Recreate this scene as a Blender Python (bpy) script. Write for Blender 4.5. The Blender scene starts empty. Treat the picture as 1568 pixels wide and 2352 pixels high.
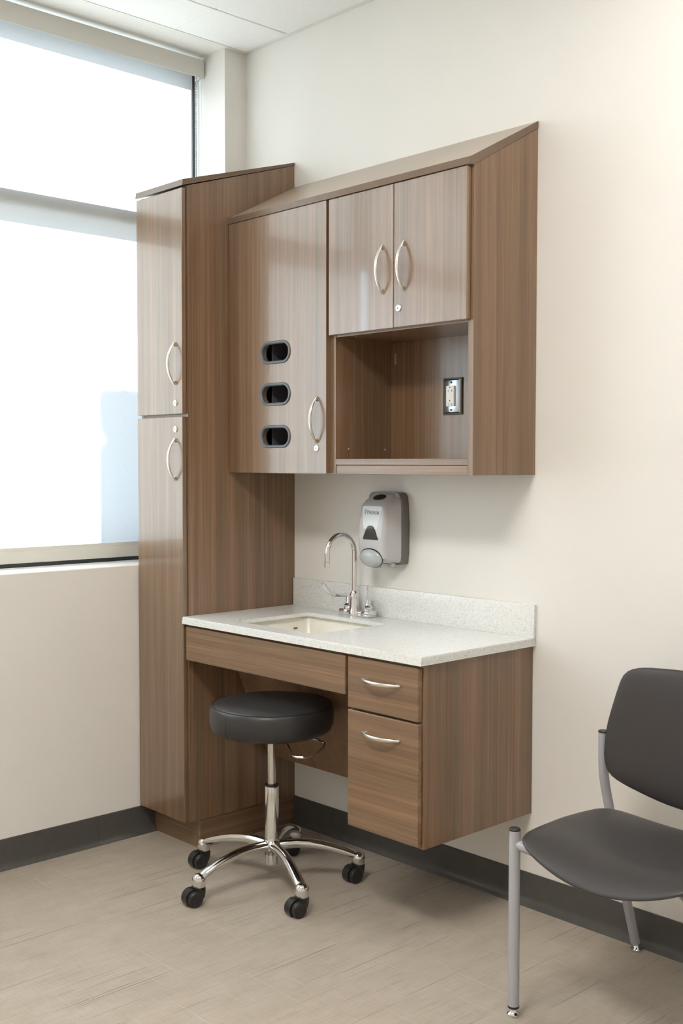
import bpy, bmesh, math, random
from mathutils import Vector, Matrix
random.seed(7)
PI = math.pi
scene = bpy.context.scene
COL = scene.collection

# ------------------------------------------------------------------ camera
cam_d = bpy.data.cameras.new('camera')
cam = bpy.data.objects.new('camera', cam_d)
COL.objects.link(cam)
cam_d.sensor_fit = 'VERTICAL'
cam_d.sensor_height = 36.0
cam_d.lens = 36.0 * 2576.98 / 2352.0
cam_d.clip_start = 0.02
M = Matrix.Rotation(0.8161, 4, 'Z') @ Matrix.Rotation(PI / 2 - 0.0429, 4, 'X') @ Matrix.Rotation(0.0013, 4, 'Z')
cam.matrix_world = Matrix.Translation((3.6118, -2.864, 1.413)) @ M
scene.camera = cam

# ------------------------------------------------------------------ world, sun, exposure
w = bpy.data.worlds.new('sky')
scene.world = w
w.use_nodes = True
bg = w.node_tree.nodes['Background']
bg.inputs['Color'].default_value = (0.58, 0.76, 1.0, 1)
bg.inputs['Strength'].default_value = 14.5
SUN_DIR = Vector((1.0, 0.25, -0.48)).normalized()
sd = bpy.data.lights.new('sun', 'SUN')
sd.energy = 100.0
sd.angle = 0.0093
sd.color = (0.93, 0.975, 1.0)
sun = bpy.data.objects.new('sun', sd)
sun.rotation_euler = SUN_DIR.to_track_quat('-Z', 'Y').to_euler()
sun.location = (-8, -3, 6)
COL.objects.link(sun)
LAMP = 12.6            # radiance of the ceiling light diffusers
scene.view_settings.view_transform = 'Standard'
scene.view_settings.look = 'None'
scene.view_settings.gamma = 1.0
scene.view_settings.use_curve_mapping = False
scene.view_settings.exposure = 0.02

# ------------------------------------------------------------------ materials
class NT:
    def __init__(self, name):
        self.m = bpy.data.materials.new(name)
        self.m.use_nodes = True
        self.t = self.m.node_tree
        self.b = self.t.nodes['Principled BSDF']
        self.out = self.t.nodes['Material Output']
    def n(self, typ, **kw):
        nd = self.t.nodes.new(typ)
        for k, v in kw.items():
            if k in nd.inputs.keys() if isinstance(k, str) else False:
                nd.inputs[k].default_value = v
            else:
                setattr(nd, k, v)
        return nd
    def l(self, a, b):
        self.t.links.new(a, b)
    def coords(self, scale, rot=(0, 0, 0), rnd=0.0, generated=False):
        tc = self.n('ShaderNodeTexCoord')
        src = tc.outputs['Object']
        if rnd:
            oi = self.n('ShaderNodeObjectInfo')
            mu = self.n('ShaderNodeMath', operation='MULTIPLY')
            self.l(oi.outputs['Random'], mu.inputs[0]); mu.inputs[1].default_value = rnd
            ad = self.n('ShaderNodeVectorMath', operation='ADD')
            self.l(src, ad.inputs[0]); self.l(mu.outputs[0], ad.inputs[1])
            src = ad.outputs[0]
        mp = self.n('ShaderNodeMapping')
        mp.inputs['Scale'].default_value = scale
        mp.inputs['Rotation'].default_value = rot
        self.l(src, mp.inputs['Vector'])
        return mp.outputs['Vector']
    def noise(self, vec, scale=1.0, detail=3.0, rough=0.55):
        nz = self.n('ShaderNodeTexNoise')
        nz.inputs['Scale'].default_value = scale
        nz.inputs['Detail'].default_value = detail
        nz.inputs['Roughness'].default_value = rough
        self.l(vec, nz.inputs['Vector'])
        return nz.outputs['Fac']
    def ramp(self, fac, stops):
        r = self.n('ShaderNodeValToRGB')
        els = r.color_ramp.elements
        while len(els) < len(stops): els.new(0.5)
        for e, (p, c) in zip(els, stops):
            e.position = p
            e.color = (c, c, c, 1) if isinstance(c, (int, float)) else (*c, 1)
        self.l(fac, r.inputs['Fac'])
        return r.outputs['Color']
    def mix(self, a, b, fac, mode='MIX'):
        mx = self.n('ShaderNodeMix', data_type='RGBA', blend_type=mode)
        for s, v in ((mx.inputs['A'], a), (mx.inputs['B'], b), (mx.inputs['Factor'], fac)):
            if isinstance(v, (int, float)): s.default_value = v
            elif isinstance(v, tuple): s.default_value = (*v, 1)
            else: self.l(v, s)
        return mx.outputs['Result']
    def bump(self, h, strength=0.1, dist=0.002):
        b = self.n('ShaderNodeBump')
        b.inputs['Strength'].default_value = strength
        b.inputs['Distance'].default_value = dist
        self.l(h, b.inputs['Height'])
        self.l(b.outputs['Normal'], self.b.inputs['Normal'])

def plain(name, col, rough=0.5, metal=0.0, spec=0.5, coat=0.0, var=0.0, vscale=8.0, bump=0.0, bscale=300.0):
    k = NT(name)
    k.b.inputs['Roughness'].default_value = rough
    k.b.inputs['Metallic'].default_value = metal
    k.b.inputs['Specular IOR Level'].default_value = spec
    k.b.inputs['Coat Weight'].default_value = coat
    if var:
        f = k.noise(k.coords((1, 1, 1)), vscale, 4)
        lo = tuple(c * (1 - var) for c in col); hi = tuple(min(1, c * (1 + var)) for c in col)
        k.l(k.ramp(f, [(0.3, lo), (0.7, hi)]), k.b.inputs['Base Color'])
    else:
        k.b.inputs['Base Color'].default_value = (*col, 1)
    if bump:
        k.bump(k.noise(k.coords((1, 1, 1)), bscale, 3), bump, 0.001)
    return k.m

def wood(name, axis, gain=1.0, rough=0.27, rot=(0, 0, 0), coat=0.0):
    k = NT(name)
    def sc(a, b):
        return (b, a, a) if axis == 'x' else ((a, a, b) if axis == 'z' else (a, b, a))
    v1 = k.coords(sc(26, 0.35), rot, 7.3)
    v2 = k.coords(sc(120, 1.1), rot, 3.1)
    v3 = k.coords(sc(520, 5.0), rot, 1.7)
    f1 = k.noise(v1, 1, 2.5, 0.6)
    f2 = k.noise(v2, 1, 3, 0.6)
    f3 = k.noise(v3, 1, 2, 0.6)
    c = k.ramp(f1, [(0.30, (0.172 * gain, 0.099 * gain, 0.055 * gain)), (0.5, (0.226 * gain, 0.130 * gain, 0.073 * gain)),
                    (0.70, (0.280 * gain, 0.165 * gain, 0.095 * gain))])
    f4 = k.noise(k.coords(sc(22, 0.30), rot, 11.1), 1, 2, 0.5)
    c = k.mix(c, (0.190 * gain, 0.135 * gain, 0.078 * gain), k.ramp(f4, [(0.42, 0.0), (0.66, 0.5)]))
    m2 = k.ramp(f2, [(0.28, 0.80), (0.72, 1.16)])
    m3 = k.ramp(f3, [(0.3, 0.84), (0.7, 1.12)])
    c = k.mix(c, m2, 1.0, 'MULTIPLY')
    c = k.mix(c, m3, 1.0, 'MULTIPLY')
    k.l(c, k.b.inputs['Base Color'])
    k.b.inputs['Roughness'].default_value = rough
    k.b.inputs['Specular IOR Level'].default_value = 1.0 if coat else 0.72
    k.b.inputs['Coat Weight'].default_value = coat
    k.b.inputs['Coat Roughness'].default_value = 0.045
    k.bump(f3, 0.05, 0.0005)
    return k.m

def floor_mat():
    k = NT('vinyl_floor')
    # woven look: fine threads run along y, paler cross threads along x, long dark streaks along y
    a = k.noise(k.coords((16, 7.0, 1)), 1, 5, 0.65)
    b = k.noise(k.coords((210, 9, 1)), 1, 3, 0.6)
    c2 = k.noise(k.coords((16, 230, 1)), 1, 3, 0.6)
    col = k.ramp(a, [(0.32, (0.405, 0.346, 0.280)), (0.68, (0.472, 0.410, 0.338))])
    col = k.mix(col, k.ramp(b, [(0.3, 0.93), (0.7, 1.05)]), 1.0, 'MULTIPLY')
    col = k.mix(col, k.ramp(c2, [(0.3, 0.93), (0.72, 1.06)]), 1.0, 'MULTIPLY')
    pt = k.noise(k.coords((2.6, 150, 1)), 1, 0.0, 0.4)
    col = k.mix(col, (0.56, 0.50, 0.425), k.ramp(pt, [(0.745, 0.0), (0.79, 0.45)]))
    for sx, sy, oz, t0, t1, amt, cl in ((210, 2.2, 1.0, 0.770, 0.805, 0.80, (0.165, 0.130, 0.100)), (180, 1.4, 5.0, 0.778, 0.815, 0.75, (0.18, 0.143, 0.112)), (240, 3.2, 9.0, 0.763, 0.805, 0.55, (0.20, 0.16, 0.125))):
        v = k.coords((sx, sy, 1))
        ad = k.n('ShaderNodeVectorMath', operation='ADD')
        k.l(v, ad.inputs[0]); ad.inputs[1].default_value = (oz * 3.7, oz * 1.3, oz)
        st = k.noise(ad.outputs[0], 1, 0.0, 0.3)
        col = k.mix(col, cl, k.ramp(st, [(t0, 0.0), (t1, amt)]))
    k.l(col, k.b.inputs['Base Color'])
    k.b.inputs['Roughness'].default_value = 0.48
    k.b.inputs['Specular IOR Level'].default_value = 0.4
    k.bump(b, 0.06, 0.0005)
    return k.m

def quartz():
    k = NT('speckled_quartz')
    base = k.ramp(k.noise(k.coords((1, 1, 1)), 90, 3), [(0.3, (0.76, 0.76, 0.735)), (0.7, (0.84, 0.84, 0.815))])
    for sc, r0, thr, colr in ((210, 0.15, 0.55, (0.16, 0.14, 0.12)), (150, 0.12, 0.60, (0.20, 0.17, 0.15)), (330, 0.22, 0.55, (0.45, 0.44, 0.42))):
        vo = k.n('ShaderNodeTexVoronoi')
        vo.inputs['Scale'].default_value = sc
        k.l(k.coords((1, 1, 1)), vo.inputs['Vector'])
        near = k.ramp(vo.outputs['Distance'], [(r0, 1.0), (r0 + 0.10, 0.0)])
        sep = k.n('ShaderNodeSeparateColor')
        k.l(vo.outputs['Color'], sep.inputs['Color'])
        pick = k.ramp(sep.outputs['Red'], [(thr, 0.0), (thr + 0.3, 1.0)])
        f = k.mix(near, pick, 1.0, 'MULTIPLY')
        base = k.mix(base, colr, f)
    k.l(base, k.b.inputs['Base Color'])
    k.b.inputs['Roughness'].default_value = 0.16
    return k.m

def emit(name, col, strength):
    k = NT(name)
    e = k.n('ShaderNodeEmission')
    e.inputs['Color'].default_value = (*col, 1); e.inputs['Strength'].default_value = strength
    k.l(e.outputs[0], k.out.inputs['Surface'])
    return k.m

def fabric():
    k = NT('shade_cloth')
    wv = k.noise(k.coords((1, 900, 40)), 1, 2)
    wv2 = k.noise(k.coords((1, 40, 900)), 1, 2)
    ww = k.mix(k.ramp(wv, [(0.3, 0.94), (0.7, 1.0)]), k.ramp(wv2, [(0.3, 0.94), (0.7, 1.0)]), 1.0, 'MULTIPLY')
    d = k.n('ShaderNodeBsdfDiffuse'); t = k.n('ShaderNodeBsdfTranslucent')
    k.l(k.mix((0.79, 0.775, 0.73), ww, 1.0, 'MULTIPLY'), d.inputs['Color'])
    k.l(k.mix((0.182, 0.182, 0.182), ww, 1.0, 'MULTIPLY'), t.inputs['Color'])
    mx = k.n('ShaderNodeMixShader'); mx.inputs[0].default_value = 0.5
    k.l(d.outputs[0], mx.inputs[1]); k.l(t.outputs[0], mx.inputs[2])
    k.l(mx.outputs[0], k.out.inputs['Surface'])
    return k.m

def glass():
    k = NT('window_glass')
    tr = k.n('ShaderNodeBsdfTransparent'); gl = k.n('ShaderNodeBsdfGlossy')
    tr.inputs['Color'].default_value = (0.93, 0.96, 0.95, 1); gl.inputs['Roughness'].default_value = 0.02
    mx = k.n('ShaderNodeMixShader'); mx.inputs[0].default_value = 0.07
    k.l(tr.outputs[0], mx.inputs[1]); k.l(gl.outputs[0], mx.inputs[2])
    k.l(mx.outputs[0], k.out.inputs['Surface'])
    return k.m

WALL = plain('wall_paint', (0.81, 0.783, 0.737), 0.45, spec=0.35, var=0.012, vscale=3, bump=0.03, bscale=350)
CEIL = plain('acoustic_tile', (0.89, 0.88, 0.855), 0.85, var=0.03, vscale=160, bump=0.12, bscale=500)
GRID = plain('grid_white', (0.78, 0.76, 0.71), 0.5)
FLOOR = floor_mat()
BASE = plain('charcoal_vinyl_base', (0.078, 0.073, 0.067), 0.38, var=0.08, vscale=30)
WOODV = wood('laminate_vertical_grain', 'z')
WOODD = wood('door_laminate_vertical_grain', 'z', coat=0.40)
WOODH = wood('laminate_horizontal_grain', 'x')
WOODY = wood('laminate_depth_grain', 'y')
WOODK = wood('laminate_slanting_grain', 'z', 1.0, 0.35, (0, 0.55, 0))
EDGE = plain('laminate_edge_band', (0.17, 0.110, 0.071), 0.32, var=0.05, vscale=40)
TOPB = plain('top_laminate_painted_sheen', (0.40, 0.315, 0.235), 0.28, var=0.04, vscale=60)  # paler than the other laminate: wall reflection and lamp light put into the colour
DARKIN = plain('cabinet_interior_black', (0.030, 0.029, 0.030), 0.4)
DIVID = plain('dark_grey_plastic', (0.13, 0.125, 0.135), 0.35)
GROM = plain('slate_grey_plastic', (0.105, 0.115, 0.130), 0.35)
NICKEL = plain('satin_nickel', (0.76, 0.72, 0.65), 0.28, metal=1.0)
CHROME = plain('polished_chrome', (0.80, 0.80, 0.81), 0.05, metal=1.0)
ALU = plain('polished_aluminium', (0.76, 0.75, 0.74), 0.09, metal=1.0)
STEEL = plain('brushed_steel', (0.55, 0.60, 0.66), 0.22, metal=1.0)
ROD = plain('satin_steel_rod', (0.66, 0.64, 0.60), 0.22, metal=1.0)
BLACKPL = plain('black_plastic', (0.018, 0.017, 0.017), 0.36)
DARKHOLE = plain('dark_slot', (0.008, 0.008, 0.008), 0.6)
VINYL = plain('black_vinyl_upholstery', (0.028, 0.026, 0.026), 0.36, bump=0.04, bscale=700)
VINYLC = plain('charcoal_vinyl_upholstery', (0.040, 0.035, 0.034), 0.42, bump=0.05, bscale=700)
SEAM = plain('dark_seam', (0.008, 0.008, 0.008), 0.6)
GREYMET = plain('silver_grey_powder_coat', (0.40, 0.40, 0.43), 0.38)
OVALM = plain('light_brown_oval', (0.36, 0.22, 0.12), 0.5)
QUARTZ = quartz()
BASIN = plain('cream_basin', (0.88, 0.845, 0.74), 0.22)
OVER = plain('overflow_shadow', (0.22, 0.17, 0.11), 0.6)
WHITEPL = plain('white_plastic', (0.82, 0.80, 0.75), 0.3)
SOAPB = plain('dove_grey_gloss_plastic', (0.55, 0.535, 0.545), 0.16)
SOAPD = plain('dark_grey_back_plastic', (0.145, 0.135, 0.125), 0.30)
SOAPL = plain('white_label_panel', (0.70, 0.73, 0.75), 0.22)
SOAPBTN = plain('pale_grey_push_bar', (0.46, 0.49, 0.50), 0.08)
SOAPW = plain('smoked_window', (0.035, 0.030, 0.027), 0.06)
INK = plain('grey_print', (0.16, 0.18, 0.19), 0.5)
FRAMEM = plain('dark_bronze_aluminium', (0.030, 0.031, 0.034), 0.35, spec=0.5)
SHADEM = plain('warm_white_painted_metal', (0.67, 0.65, 0.60), 0.45)
HEMM = plain('hem_bar_white', (0.70, 0.68, 0.61), 0.4)
BEAD = plain('steel_beads', (0.75, 0.75, 0.74), 0.2, metal=0.6)
CLOTH = fabric()
GLASS = glass()
LAMPM = emit('lamp_diffuser', (1.0, 0.965, 0.925), LAMP)
LAMPM2 = emit('bright_lamp_diffuser', (1.0, 0.965, 0.925), LAMP * 2.8)
OUTG = plain('outdoor_paving', (0.42, 0.40, 0.37), 0.8, var=0.1, vscale=2)
OUTB = plain('shadow_caster_grey', (0.45, 0.45, 0.44), 0.6, var=0.05, vscale=3)

# ------------------------------------------------------------------ mesh helpers
def BM():
    return bmesh.new()

def box(bm, x0, x1, y0, y1, z0, z1, bev=0.0, seg=1, mat=0, edges=None):
    t = bmesh.new()
    bmesh.ops.create_cube(t, size=1.0)
    bmesh.ops.scale(t, vec=(x1 - x0, y1 - y0, z1 - z0), verts=t.verts)
    bmesh.ops.translate(t, vec=((x0 + x1) / 2, (y0 + y1) / 2, (z0 + z1) / 2), verts=t.verts)
    if bev:
        es = [e for e in t.edges if edges is None or edges(e)]
        bmesh.ops.bevel(t, geom=es, offset=bev, segments=seg, affect='EDGES', profile=0.5)
    merge(bm, t, mat)
    return bm

def merge(bm, t, mat=0):
    for f in t.faces: f.material_index = mat
    me = bpy.data.meshes.new('tmp')
    t.to_mesh(me); t.free()
    bm.from_mesh(me)
    bpy.data.meshes.remove(me)

def prism(bm, pts, axis, a0, a1, bev=0.0, mat=0):
    """polygon in the two axes other than `axis`, extruded from a0 to a1"""
    t = bmesh.new()
    def P(p, a):
        if axis == 'x': return (a, p[0], p[1])
        if axis == 'y': return (p[0], a, p[1])
        return (p[0], p[1], a)
    lo = [t.verts.new(P(p, a0)) for p in pts]
    hi = [t.verts.new(P(p, a1)) for p in pts]
    n = len(pts)
    t.faces.new(lo); t.faces.new(list(reversed(hi)))
    for i in range(n):
        t.faces.new((lo[i], hi[i], hi[(i + 1) % n], lo[(i + 1) % n]))
    bmesh.ops.recalc_face_normals(t, faces=t.faces)
    if bev:
        bmesh.ops.bevel(t, geom=list(t.edges), offset=bev, segments=1, affect='EDGES')
    merge(bm, t, mat)
    return bm

def sweep(bm, pts, radii, n=12, up=None, mat=0, flat=None, cap=True):
    """tube along pts; radii: number or list of r or (ra, rb): ra along `side`, rb along `up` frame"""
    t = bmesh.new()
    pts = [Vector(p) for p in pts]
    N = len(pts)
    if not isinstance(radii, (list, tuple)) or (isinstance(radii, tuple)): radii = [radii] * N
    rings = []
    prev = None
    for i, p in enumerate(pts):
        d = (pts[min(i + 1, N - 1)] - pts[max(i - 1, 0)]).normalized()
        if up is not None:
            s = d.cross(Vector(up))
            if s.length < 1e-4: s = prev if prev else d.orthogonal()
        else:
            s = prev - d * prev.dot(d) if prev is not None else d.orthogonal()
        s.normalize(); prev = s
        u = s.cross(d).normalized()
        r = radii[i]
        ra, rb = r if isinstance(r, (tuple, list)) else (r, r)
        rings.append([t.verts.new(p + s * (ra * math.cos(2 * PI * k / n)) + u * (rb * math.sin(2 * PI * k / n))) for k in range(n)])
    for a, b in zip(rings[:-1], rings[1:]):
        for k in range(n):
            t.faces.new((a[k], a[(k + 1) % n], b[(k + 1) % n], b[k]))
    if cap:
        t.faces.new(list(reversed(rings[0]))); t.faces.new(rings[-1])
    bmesh.ops.recalc_face_normals(t, faces=t.faces)
    merge(bm, t, mat)
    return bm

def lathe(bm, prof, c=(0, 0, 0), axis='z', n=32, mat=0):
    """prof: list of (r, h) from bottom to top"""
    t = bmesh.new()
    rings = []
    for r, h in prof:
        if r < 1e-6:
            rings.append([t.verts.new((0, 0, h))])
        else:
            rings.append([t.verts.new((r * math.cos(2 * PI * k / n), r * math.sin(2 * PI * k / n), h)) for k in range(n)])
    for a, b in zip(rings[:-1], rings[1:]):
        for k in range(n):
            k2 = (k + 1) % n
            if len(a) == 1 and len(b) == 1: continue
            if len(a) == 1: t.faces.new((a[0], b[k2], b[k]))
            elif len(b) == 1: t.faces.new((a[k], a[k2], b[0]))
            else: t.faces.new((a[k], a[k2], b[k2], b[k]))
    if len(rings[0]) > 1: t.faces.new(list(reversed(rings[0])))
    if len(rings[-1]) > 1: t.faces.new(rings[-1])
    bmesh.ops.recalc_face_normals(t, faces=t.faces)
    if axis == 'y': bmesh.ops.rotate(t, cent=(0, 0, 0), matrix=Matrix.Rotation(PI / 2, 3, 'X'), verts=t.verts)   # h -> -y
    if axis == 'x': bmesh.ops.rotate(t, cent=(0, 0, 0), matrix=Matrix.Rotation(PI / 2, 3, 'Y'), verts=t.verts)   # h -> +x
    bmesh.ops.translate(t, vec=c, verts=t.verts)
    merge(bm, t, mat)
    return bm

def loft(bm, rings, mat=0, cap=True):
    t = bmesh.new()
    R = [[t.verts.new(p) for p in r] for r in rings]
    n = len(R[0])
    for a, b in zip(R[:-1], R[1:]):
        for k in range(n):
            t.faces.new((a[k], a[(k + 1) % n], b[(k + 1) % n], b[k]))
    if cap:
        t.faces.new(list(reversed(R[0]))); t.faces.new(R[-1])
    bmesh.ops.recalc_face_normals(t, faces=t.faces)
    merge(bm, t, mat)
    return bm

def obj(name, bm, mats, parent=None, smooth=True, angle=32, root=None):
    """bm holds world coordinates; it becomes ONE mesh object; a child is stored relative to its thing"""
    me = bpy.data.meshes.new(name)
    top = parent
    while top is not None and top.parent is not None: top = top.parent
    if parent is not None:
        bmesh.ops.translate(bm, vec=-top.location, verts=bm.verts)
        loc = Vector((0, 0, 0))
    else:
        loc = Vector(root) if root is not None else Vector((0, 0, 0))
        bmesh.ops.translate(bm, vec=-loc, verts=bm.verts)
    bm.to_mesh(me); bm.free()
    for m in (mats if isinstance(mats, (list, tuple)) else [mats]): me.materials.append(m)
    if smooth:
        me.polygons.foreach_set('use_smooth', [True] * len(me.polygons))
        me.set_sharp_from_angle(angle=math.radians(angle))
    o = bpy.data.objects.new(name, me)
    COL.objects.link(o)
    o.location = loc
    if parent is not None: o.parent = parent
    return o

def thing(name, label, cat, loc, group=None):
    o = bpy.data.objects.new(name, None)
    o.empty_display_size = 0.05
    COL.objects.link(o)
    o.location = loc
    tag(o, label, cat, group)
    return o

def tag(o, label, cat, group=None):
    o['label'] = label; o['category'] = cat
    if group: o['group'] = group
    return o

def struct(name, bm, m, parent=None, **kw):
    o = obj(name, bm, m, parent, **kw)
    o['kind'] = 'structure'
    return o

def bowhandle(bm, c, L, out, axis, h=0.030):
    """arched bow pull centred at c on a face whose outward direction is `out`"""
    c = Vector(c); out = Vector(out); ax = Vector(axis)
    pts = []; rad = []
    N = 22
    for i in range(N + 1):
        s = -1 + 2 * i / N
        hh = h * (1 - abs(s) ** 2.1)
        pts.append(c + ax * (s * L / 2) + out * (hh + 0.0035))
        wmid = 0.0062 * (1 - 0.50 * abs(s) ** 2)
        rad.append((wmid, 0.0042 * (1 - 0.25 * s * s)))
    sweep(bm, pts, rad, 12, up=out)
    for s in (-1, 1):
        p = c + ax * (s * (L / 2 - 0.010))
        sweep(bm, [p, p + out * 0.0075], [(0.0036, 0.0050)] * 2, 10, up=ax)
    return bm

def lockbm(c):
    """round nickel cam lock facing -y with a keyhole (material 1 is the dark slot)"""
    bm = BM()
    lathe(bm, [(0.0115, 0), (0.0115, 0.0022), (0.0095, 0.0036), (0.0070, 0.0036)], c, 'y', 28)
    lathe(bm, [(0.0072, 0.0030), (0.0062, 0.0030), (0.0060, 0.0026)], c, 'y', 24, 1)
    lathe(bm, [(0.0058, 0.0), (0.0058, 0.0046), (0.0, 0.0046)], c, 'y', 24)
    box(bm, c[0] - 0.0010, c[0] + 0.0010, c[1] - 0.0052, c[1] - 0.004, c[2] - 0.0034, c[2] + 0.0034, 0, 1, 1)
    box(bm, c[0] - 0.0010, c[0] + 0.0026, c[1] - 0.0052, c[1] - 0.004, c[2] - 0.0034, c[2] - 0.0012, 0, 1, 1)
    return bm

# ================================================================== ROOM
H = 3.06
XR, YF = 4.70, -4.30
# floor
struct('floor', box(BM(), -0.34, XR + 0.1, YF - 0.1, 0.1, -0.05, 0.0), FLOOR)
# back wall (behind the cabinets), right wall and the wall behind the camera
struct('wall_back', box(BM(), -0.36, XR + 0.1, 0.0, 0.12, 0.0, 3.14), WALL)
struct('wall_right', box(BM(), XR, XR + 0.12, YF, 0.0, 0.0, 3.14), WALL)
struct('wall_front', box(BM(), -0.36, XR + 0.1, YF - 0.12, YF, 0.0, 3.14), WALL)
# window wall: sill part, two piers, soffit
YJ, YL, ZSILL = -0.106, -2.75, 1.031
bm = BM()
box(bm, -0.33, 0.0, YF, 0.0, 0.0, ZSILL, 0.003)
box(bm, -0.33, 0.0, YJ, 0.0, ZSILL, H + 0.08)
box(bm, -0.33, 0.0, YF, YL, ZSILL, H + 0.08)
box(bm, -0.33, -0.001, YL, YJ, H - 0.001, H + 0.08)
struct('wall_left', bm, WALL)
# ceiling: plenum board, exposed grid, one object per tile
ceil = struct('ceiling', box(BM(), -0.34, XR + 0.1, YF - 0.1, 0.1, H + 0.10, H + 0.14), GRID)
gx = [0.0] + [0.277 + 0.61 * i for i in range(8) if 0.277 + 0.61 * i < XR - 0.05] + [XR]
gy = [0.0] + [-0.357 - 0.61 * i for i in range(7) if -0.357 - 0.61 * i > YF + 0.05] + [YF]
lights_at = {(4, 1), (3, 4), (4, 4)}
bm = BM()
for x in gx[1:-1]: box(bm, x - 0.012, x + 0.012, YF, 0.0, H + 0.006, H + 0.010)
for y in gy[1:-1]: box(bm, 0.0, XR, y - 0.012, y + 0.012, H + 0.006, H + 0.010)
g = obj('ceiling_grid', bm, GRID, ceil)
for i in range(len(gx) - 1):
    for j in range(len(gy) - 1):
        if (i, j) in lights_at: continue
        gapx, gapy = 0.0035, 0.0007
        x0 = gx[i] + (gapx if i else 0.020); x1 = gx[i + 1] - (gapx if i < len(gx) - 2 else 0.020)
        y1 = gy[j] - (gapy if j else 0.020); y0 = gy[j + 1] + (gapy if j < len(gy) - 2 else 0.020)
        bm = BM()
        box(bm, x0, x1, y0, y1, H, H + 0.02, 0.0015)
        obj('ceiling_tile', bm, CEIL, ceil)
# wall angle mouldings
struct('trim_1', box(BM(), 0.0, XR, -0.022, 0.0, H - 0.002, H + 0.004), GRID)
struct('trim_2', box(BM(), 0.0, 0.022, YF, -0.022, H - 0.002, H + 0.004), GRID)

def cove(bm, axis, a0, a1):
    hgt, th = 0.107, 0.004
    prof = [(0, 0), (0.020, 0), (0.0185, 0.003), (0.0125, 0.008), (0.0075, 0.016), (0.005, 0.024), (th, 0.034), (th, hgt - 0.002), (th - 0.002, hgt), (0, hgt)]
    if axis == 'x':   # runs along x on the back wall
        prism(bm, [(-p[0], p[1]) for p in prof], 'x', a0, a1)
    else:             # runs along y on the window wall
        prism(bm, [(p[0], p[1]) for p in prof], 'y', a0, a1)
    return bm
struct('baseboard_back', cove(BM(), 'x', 0.2970, XR), BASE)
bl = struct('baseboard_left', cove(BM(), 'y', -0.7075, -0.452), BASE)
obj('base_strip', cove(BM(), 'y', YF, -0.7085), BASE, bl)

# ------------------------------------------------------------------ window
FX0, FX1 = -0.300, -0.190
win = struct('window_1', box(BM(), FX0, FX1, YL, YJ, ZSILL, ZSILL + 0.058, 0.002), FRAMEM)
TR0, TR1 = 2.341, 2.407
HEAD = 2.985
for nm, b in (('window_head', (YL, YJ, HEAD, H)), ('transom', (YL, YJ, TR0, TR1)), ('window_jamb', (YJ - 0.046, YJ, ZSILL, H)), ('window_jamb', (YL, YL + 0.055, ZSILL, H)),
              ('gap_blocking_mullion', (-1.530, -1.435, TR1, HEAD))):  # unseen upright added to block light in the upper gap between shades
    obj(nm, box(BM(), FX0, -0.212 if nm == 'window_head' else FX1, b[0], b[1], b[2], b[3], 0.002), FRAMEM, win)
for b in ((YL + 0.05, YJ - 0.03, ZSILL + 0.05, TR0 + 0.01), (YL + 0.05, -1.525, TR1 - 0.01, HEAD + 0.01), (-1.44, YJ - 0.03, TR1 - 0.01, HEAD + 0.01)):
    obj('pane', box(BM(), -0.2475, -0.2425, b[0], b[1], b[2], b[3]), GLASS, win)

# outdoors: paving and an unseen made-up shape that casts the shadow on the blind
struct('outdoor_ground', box(BM(), -30, -0.34, -20, 16, -0.20, -0.15), OUTG)
t = thing('shadow_caster', 'unseen outdoor shape added beyond the window to cast the pale shadow on the blind', 'cabinet', (-3.3, -0.75, -0.15))
obj('body', box(BM(), -3.7, -3.18, -1.35, -0.05, -0.15, 2.955, 0.03, 2), OUTB, t)
obj('hood', box(BM(), -3.7, -3.18, -1.35, -0.05, 2.985, 3.165, 0.035, 3), OUTB, t)
obj('riser', box(BM(), -3.6, -3.25, -1.30, -0.10, 2.95, 2.99), OUTB, t)
obj('cap', prism(BM(), [(-1.265, 3.16), (-1.265, 3.215), (-1.235, 3.215), (-1.17, 3.16)], 'x', -3.5, -3.3), OUTB, t)

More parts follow.
